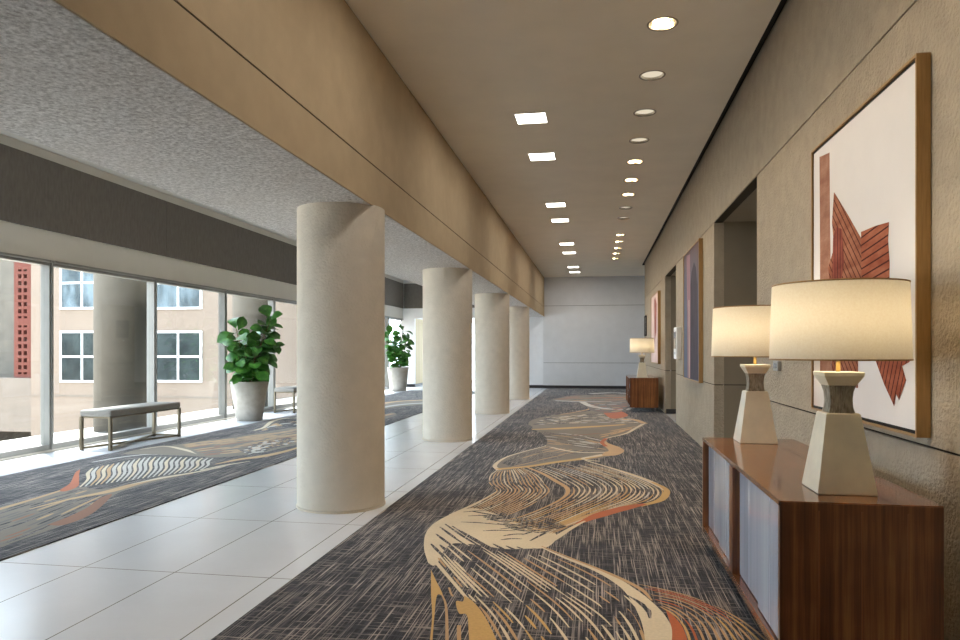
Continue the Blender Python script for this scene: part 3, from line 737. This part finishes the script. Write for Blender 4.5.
# ---------------------------------------------------------------- paintings
def frame_bars(m, y0, y1, z0, z1, xf, w, x1, mi=0):
    m.box(xf, x1, y0, y0 + w, z0, z1, mi); m.box(xf, x1, y1 - w, y1, z0, z1, mi)
    m.box(xf, x1, y0 + w, y1 - w, z0, z0 + w, mi); m.box(xf, x1, y0 + w, y1 - w, z1 - w, z1, mi)
def painting(label, y0, y1, z0, z1, depth, canvas_mat, fw=.012, liner=True):
    cy, cz = (y0 + y1) / 2, (z0 + z1) / 2
    t0 = thing('framed_painting', label, 'painting', (XR, cy, cz))
    h, w = (z1 - z0) / 2, (y1 - y0) / 2
    m = MB(); frame_bars(m, -w, w, -h, h, -depth, fw, -.004); m.build('frame', M['gold'], t0)
    if liner:
        m = MB(); frame_bars(m, -w + fw, w - fw, -h + fw, h - fw, -depth + .012, .016, -.01); m.build('liner', M['lip'], t0)
    e = fw + (.016 if liner else 0)
    m = MB(); m.box(-depth + .01, -.012, -w + e, w - e, -h + e, h - e); c = m.build('canvas', canvas_mat, t0)
    return t0, c, (cy, cz)
def motif(c, ctr, depth, name, px, mat, lv, rest=False):
    x = XR - depth + .01 - .0006 * lv
    pts = [onX(p[0], p[1], x) for p in px]
    m = MB(); top = [m.bm.verts.new((x - XR, p.y - ctr[0], p.z - ctr[1])) for p in pts]; bot = [m.bm.verts.new((x - XR + .0004, p.y - ctr[0], p.z - ctr[1])) for p in pts]
    m.bm.faces.new(top); m.bm.faces.new(bot[::-1])
    for i in range(len(pts)): m.bm.faces.new((top[i], bot[i], bot[(i + 1) % len(pts)], top[(i + 1) % len(pts)]))
    return m.build(name, mat, c)
pt, cv, ctr = painting('large painting of rust-red hatched planks on white, above the foreground console', 3.32, 4.84, .968, 2.663, .062, M['canvas'])
motif(cv, ctr, .062, 'painted_bar', [(819.5, 157), (822, 156), (829.5, 152.5), (830, 220), (831, 300), (831, 386), (820, 383), (820, 250)], M['hatch_bar'], 1)
motif(cv, ctr, .062, 'painted_blade', [(834, 192), (848, 215), (861, 238), (862, 300), (858, 350), (858, 388), (831, 386), (832, 300), (828, 268), (834, 248), (832, 222)], M['hatch_a'], 2)
motif(cv, ctr, .062, 'painted_shard', [(833, 238), (836, 227), (842, 229), (844, 262), (841, 283), (832, 290)], M['hatch_d'], 3)
motif(cv, ctr, .062, 'painted_block', [(861, 232), (875, 226), (889, 222), (888, 240), (889.5, 262), (889, 300), (862, 305)], M['hatch_b'], 3)
motif(cv, ctr, .062, 'painted_leg', [(862, 300), (889, 296), (898, 330), (906, 326), (911, 330), (909.5, 362), (902, 366), (906, 380), (899, 400), (896, 394), (894, 406), (884, 384), (876, 362)], M['hatch_c'], 4)
pt, cv, ctr = painting('tall violet painting with pink streak, slim gilt frame, between the two wall openings', 9.93, 11.68, .905, 2.91, .06, M['violet'], .02, False)
motif(cv, ctr, .06, 'painted_arch', [(690, 379), (690, 290), (691.5, 272), (694, 262), (696, 268), (697.5, 285), (698, 380)], M['arch'], 1)
motif(cv, ctr, .06, 'painted_column', [(686.5, 256), (690, 254), (690.4, 300), (690.2, 378), (687.6, 377.5), (687.2, 300)], M['rose'], 2)
motif(cv, ctr, .06, 'painted_streak', [(688.6, 300), (689.3, 300), (689.8, 378), (688.8, 377.8)], M['rose2'], 3)
pt, cv, ctr = painting('narrow-looking painting of red marks on blush in gilt frame, above the far console', 16.35, 18.4, 1.05, 2.74, .07, M['blush'], .022, False)
motif(cv, ctr, .07, 'painted_marks', [(654.2, 300), (655.2, 297), (656.6, 304), (656.2, 330), (654.6, 344), (654.3, 322)], M['crimson'], 1)
m = MB(); y0 = 20.7; frame_bars(m, -.3, .3, -.3, .3, -.04, .03, -.002); m.box(-.03, -.004, -.27, .27, -.27, .27, 1)
tag(m.build('picture', [M['black'], M['dark_screen']], None, (XR, 21.2, 2.1)), 'small dark framed picture at the far end of the right wall', 'picture')
# wall devices
t0 = thing('wall_phone_panel', 'white wall box with dark screen left of the violet painting', 'wall panel', (XR, 12.62, 1.49))
m = MB(); m.box(-.09, 0, -.2, .2, -.28, .28, 0, .01); m.build('housing', M['white_plastic'], t0)
m = MB(); m.box(-.094, -.088, -.13, .13, -.1, .2); m.build('screen', M['dark_screen'], t0)
m = MB(); m.box(-.094, -.088, -.06, .06, -.2, -.16); m.build('button', M['grey_plastic'], t0)
t0 = thing('thermostat', 'small grey thermostat on the wall between the two foreground lamps', 'thermostat', (XR, 5.9, 1.23))
m = MB(); m.box(-.03, 0, -.075, .075, -.04, .04, 0, .004); m.build('housing', M['grey_plastic'], t0)
m = MB(); m.box(-.032, -.029, -.045, .045, -.018, .02); m.build('screen', M['dark_screen'], t0)

# ---------------------------------------------------------------- benches
bx0, bx1, by0, by1 = -6.96, -6.48, 8.36, 9.96
t0 = thing('bench', 'upholstered bench on bronze legs before the windows at left', 'bench', ((bx0 + bx1) / 2, (by0 + by1) / 2, 0), group='window benches')
w, l = (bx1 - bx0) / 2, (by1 - by0) / 2
m = MB(); m.box(-w, w, -l, l, .455, .545, 0, .028); o = m.build('seat', M['bench_seat'], t0)
for p in o.data.polygons: p.use_smooth = True
m = MB(); m.box(-w + .02, w - .02, -l + .02, l - .02, .435, .457); m.build('seat_frame', M['bench_metal'], t0)
for sx in (-1, 1):
    for sy in (-1, 1):
        m = MB(); q = .018; x = sx * (w - .02); y = sy * (l - .02); m.box(x - q, x + q, y - q * 1.3, y + q * 1.3, 0, .455, 0, .002); m.build('leg', M['bench_metal'], t0)
for sx in (-1, 1):
    m = MB(); m.bar((sx * (w - .03), -l + .04, .025), (-sx * (w - .03), l - .04, .025 + .001 * sx), .04, .03); m.build('cross_stretcher', M['bench_metal'], t0)
m = MB(); m.box(-w + .03, w - .03, l - .035, l - .005, .01, .04); m.build('end_rail', M['bench_metal'], t0)
dup(t0, (-6.72, 14.9, 0), 'farther pale bench, partly hidden by the nearest column and the plant pot')

# ---------------------------------------------------------------- potted fig plants
def leaf(m, base, d, up, L, W, curl):
    d = d.normalized(); side = d.cross(up).normalized()
    if side.length < .1: side = Vector((1, 0, 0))
    nrm = side.cross(d).normalized()
    N = 7; rows = []
    for i in range(N + 1):
        u = i / N
        wv = W * (math.sin(PI * min(1, u ** 1.35)) ** .75) * (.62 + .55 * u) if 0 < u < 1 else 0.002
        p = base + d * (L * u) - nrm * (curl * L * u * u)
        rip = .02 * math.sin(i * 2.2)
        rows.append([m.bm.verts.new(p - side * wv + nrm * (wv * .28 + rip * W)), m.bm.verts.new(p), m.bm.verts.new(p + side * wv + nrm * (wv * .28 - rip * W))])
    for a, b_ in zip(rows, rows[1:]):
        for k in (0, 1):
            f = m.bm.faces.new((a[k], a[k + 1], b_[k + 1], b_[k])); f.smooth = True
def plant(label, loc, pr0, pr1, ph, stems, seed, nl):
    rnd = random.Random(seed)
    t0 = thing('potted_fig', label, 'potted plant', loc, group='potted fiddle-leaf figs')
    m = MB(); m.lathe([(pr0, 0), (pr1, ph), (pr1 - .035, ph), (pr1 - .04, ph - .06)], 56, caps=(True, False)); m.build('pot', M['pot'], t0)
    m = MB(); m.lathe([(pr1 - .041, ph - .055), (pr1 * .5, ph - .04), (.001, ph - .035)], 40, caps=(False, False)); m.build('soil', M['soil'], t0)
    f = MB()
    for (bx, by, tx, ty, tz) in stems:
        P = [Vector((bx, by, ph - .05)), Vector((bx + (tx - bx) * .25 + rnd.uniform(-.03, .03), by + (ty - by) * .25, ph + (tz - ph) * .35)), Vector((bx + (tx - bx) * .65, by + (ty - by) * .65, ph + (tz - ph) * .7)), Vector((tx, ty, tz))]
        C = cr(P, 8)
        s = MB(); s.tube(C, [.017 - .011 * i / (len(C) - 1) for i in range(len(C))], 8); s.build('stem', M['stem'], t0)
        n = int(nl * (tz - ph))
        ph0 = rnd.random() * 6
        for i in range(n):
            u = .06 + .94 * (i + .5) / n; p = C[min(len(C) - 1, int(u * (len(C) - 1)))]
            a = ph0 + i * 2.4; el = rnd.uniform(-.35, .45) + (.8 if u > .93 else 0)
            d = Vector((math.cos(a) * math.cos(el), math.sin(a) * math.cos(el), math.sin(el)))
            pet = p + d * .05
            L = rnd.uniform(.22, .33) * (.8 if u < .25 else 1); W = L * rnd.uniform(.36, .44)
            leaf(f, pet, d, Vector((.55 + rnd.uniform(-.6, .6), -.75 + rnd.uniform(-.6, .6), .8)), L, W, rnd.uniform(.15, .6))
            f.tube([p, p + d * .06], .004, 5)
    f.build('foliage', M['leaf'], t0, fix=False)
    return t0
plant('tall fiddle-leaf fig in tapered stone pot, left of the nearest column', (-6.70, 12.55, 0), .245, .365, .76,
      [(.0, 0, .5, -.1, 1.98), (-.08, .05, -.2, -.15, 1.78), (.08, -.06, .3, .1, 1.78), (-.03, -.08, .0, -.15, 1.5), (.05, .08, .4, .15, 1.6), (-.1, 0, -.12, .15, 1.5), (.1, -.1, .25, -.2, 1.35), (-.1, -.1, -.12, -.2, 1.25)], 3, 30)
plant('farther fig plant in stone pot, seen between the first and second columns', (-6.62, 22.5, 0), .27, .36, .8,
      [(.0, 0, .2, -.05, 2.1), (-.08, .05, -.3, 0, 1.9), (.08, 0, .3, 0, 1.7), (0, -.1, -.12, -.15, 1.5), (.05, .08, .1, .1, 1.4)], 11, 26)

# ---------------------------------------------------------------- outside
m = MB(); m.box(-9.0, XL - .14, -6, 30, -.3, -.03); tag(m.build('ledge', M['ledge']), 'white slab ledge outside along the windows', 'ledge')
m = MB(); m.box(-60, -9.0, -30, 40, -3.2, -3.0); tag(m.build('courtyard_paving', M['paving']), 'beige courtyard ground below the windows outside', 'ground')
m = MB(); m.lathe([(.43, -.03), (.43, 5.2)], 56); c0 = m.build('exterior_column', M['extcol'], None, (-8.2, 10.85, 0)); tag(c0, 'wide grey round column outside the window behind the bench', 'column', 'round columns outside')
dup(c0, (-8.2, 15.45, 0), 'round column outside the window, directly behind the nearer plant'); dup(c0, (-8.2, 20.05, 0), 'outdoor round column farthest along the window wall'); dup(c0, (-8.2, 6.25, 0), 'outdoor round column out of the photo past its left edge')
FY = 21.0
bld = thing('building', 'beige building wing with white-framed windows across the courtyard', 'building', (-14, FY, -3))
def part(m, name, mat, parent=bld):
    o = m.build(name, mat, parent); 
    if parent is bld: o.location = -bld.location
    return o
XE = onY(31, 300, FY).x
m = MB(); m.box(XE, -9.5, FY, FY + .5, -3, 9)
zj = onY(180, 398, FY).z
part(m, 'wall', M['facade'])
m = MB(); m.box(XE + .0, -9.5, FY - .02, FY, zj, zj + .05); part(m, 'string_course', M['facade2'])
def bwin(pl, pr, pt_, pb, pane):
    a = onY(pl, pt_, FY); b_ = onY(pr, pb, FY); x0, x1, z1, z0 = a.x, b_.x, a.z, b_.z; f = .07
    m = MB(); y0, y1 = FY - .05, FY + .02
    m.box(x0 + f, x1 - f, y0, y1, z0, z0 + f); m.box(x0 + f, x1 - f, y0, y1, z1 - f, z1); m.box(x0, x0 + f, y0, y1, z0, z1); m.box(x1 - f, x1, y0, y1, z0, z1)
    m.box((x0 + x1) / 2 - f / 2, (x0 + x1) / 2 + f / 2, y0 + .01, y1, z0, z1); m.box(x0, x1, y0 + .01, y1, (z0 + z1) / 2 - f / 2, (z0 + z1) / 2 + f / 2)
    w = part(m, 'window_frame', M['winwhite'])
    m = MB(); m.box(x0 + f / 2, x1 - f / 2, FY - .02, FY - .012, z0 + f / 2, z1 - f / 2); m.build('pane', pane, w)
for pl, pr in ((60.5, 105), (155, 202.5)):
    bwin(pl, pr, 331, 382.5, M['pane']); bwin(pl, pr, 257, 309, M['pane_painted_sky'])
# left side: recessed wall, parapet, dark sheet painted as the shade in the opening
m = MB(); a = onY(-60, 300, FY + 2.5); m.box(a.x - 14, XE + .3, FY + 2.5, FY + 2.8, -3, 9); part(m, 'recessed_wall', M['extcol'])
zp1 = onY(15, 378, FY).z; zp0 = onY(15, 432, FY).z
m = MB(); m.box(a.x - 14, XE, FY + .05, FY + .35, zp0, zp1, 0, .02); part(m, 'parapet', M['facade2'])
m = MB(); zz = onY(15, 449, FY).z; m.box(a.x - 14, XE, FY + 1.2, FY + 1.3, -3, zp0 + .3); part(m, 'opening_painted_shade', M['groove'])
m = MB(); m.box(a.x - 14, XE, FY, FY + .4, -3, zz); part(m, 'lower_wall', M['facade'])
# terracotta lattice pier
pa = onY(14, 377, FY + .2); pb = onY(31, 377, FY + .2); x0, x1, z0 = pa.x, pb.x, zp1
lt = thing('lattice_pier', 'red terracotta lattice pier with square holes outside, at the far left', 'pier', ((x0 + x1) / 2, FY + .2, z0))
W = x1 - x0; rows = 22; ph_ = onY(20, 310, FY + .2).z - onY(20, 317, FY + .2).z
m = MB(); m.box(-W / 2, W / 2, .3, .36, 0, rows * ph_); m.build('backing', M['terradark'], lt)
m = MB(); b3 = W * .2
for xc in (-W / 2 + b3 * .6, 0, W / 2 - b3 * .6): m.box(xc - b3 * (.3 if xc == 0 else .6), xc + b3 * (.3 if xc == 0 else .6), 0, .3, 0, rows * ph_)
for r in range(rows + 1): m.box(-W / 2, W / 2, .002, .298, r * ph_ - ph_ * .2 - (ph_ * .3 if r % 8 == 0 else 0), r * ph_ + ph_ * .2 + (ph_ * .3 if r % 8 == 0 else 0))
m.build('grille', M['terracotta'], lt)

# ---------------------------------------------------------------- daylight
w = bpy.data.worlds.new('world'); SC.world = w; w.use_nodes = True
nt = w.node_tree; nt.nodes.clear()
out = nt.nodes.new('ShaderNodeOutputWorld'); bg = nt.nodes.new('ShaderNodeBackground'); bg.inputs[0].default_value = (.76, .86, 1, 1); bg.inputs[1].default_value = 9
nt.links.new(bg.outputs[0], out.inputs[0])
sun = light('sun', 'SUN', (-20, -10, 20), 22, (1, .96, .92), angle=math.radians(6))
sun.rotation_euler = Vector((.34, -.3, -.95)).to_track_quat('-Z', 'Y').to_euler()

SC.view_settings.view_transform = 'Standard'; SC.view_settings.look = 'None'; SC.view_settings.exposure = 0.25; SC.view_settings.gamma = 1
SC.view_settings.use_curve_mapping = False
SC.cycles.use_denoising = True
SC.cycles.max_bounces = 10; SC.cycles.diffuse_bounces = 5; SC.cycles.transparent_max_bounces = 16; SC.cycles.sample_clamp_indirect = 6
SC.cycles.caustics_reflective = False; SC.cycles.caustics_refractive = False
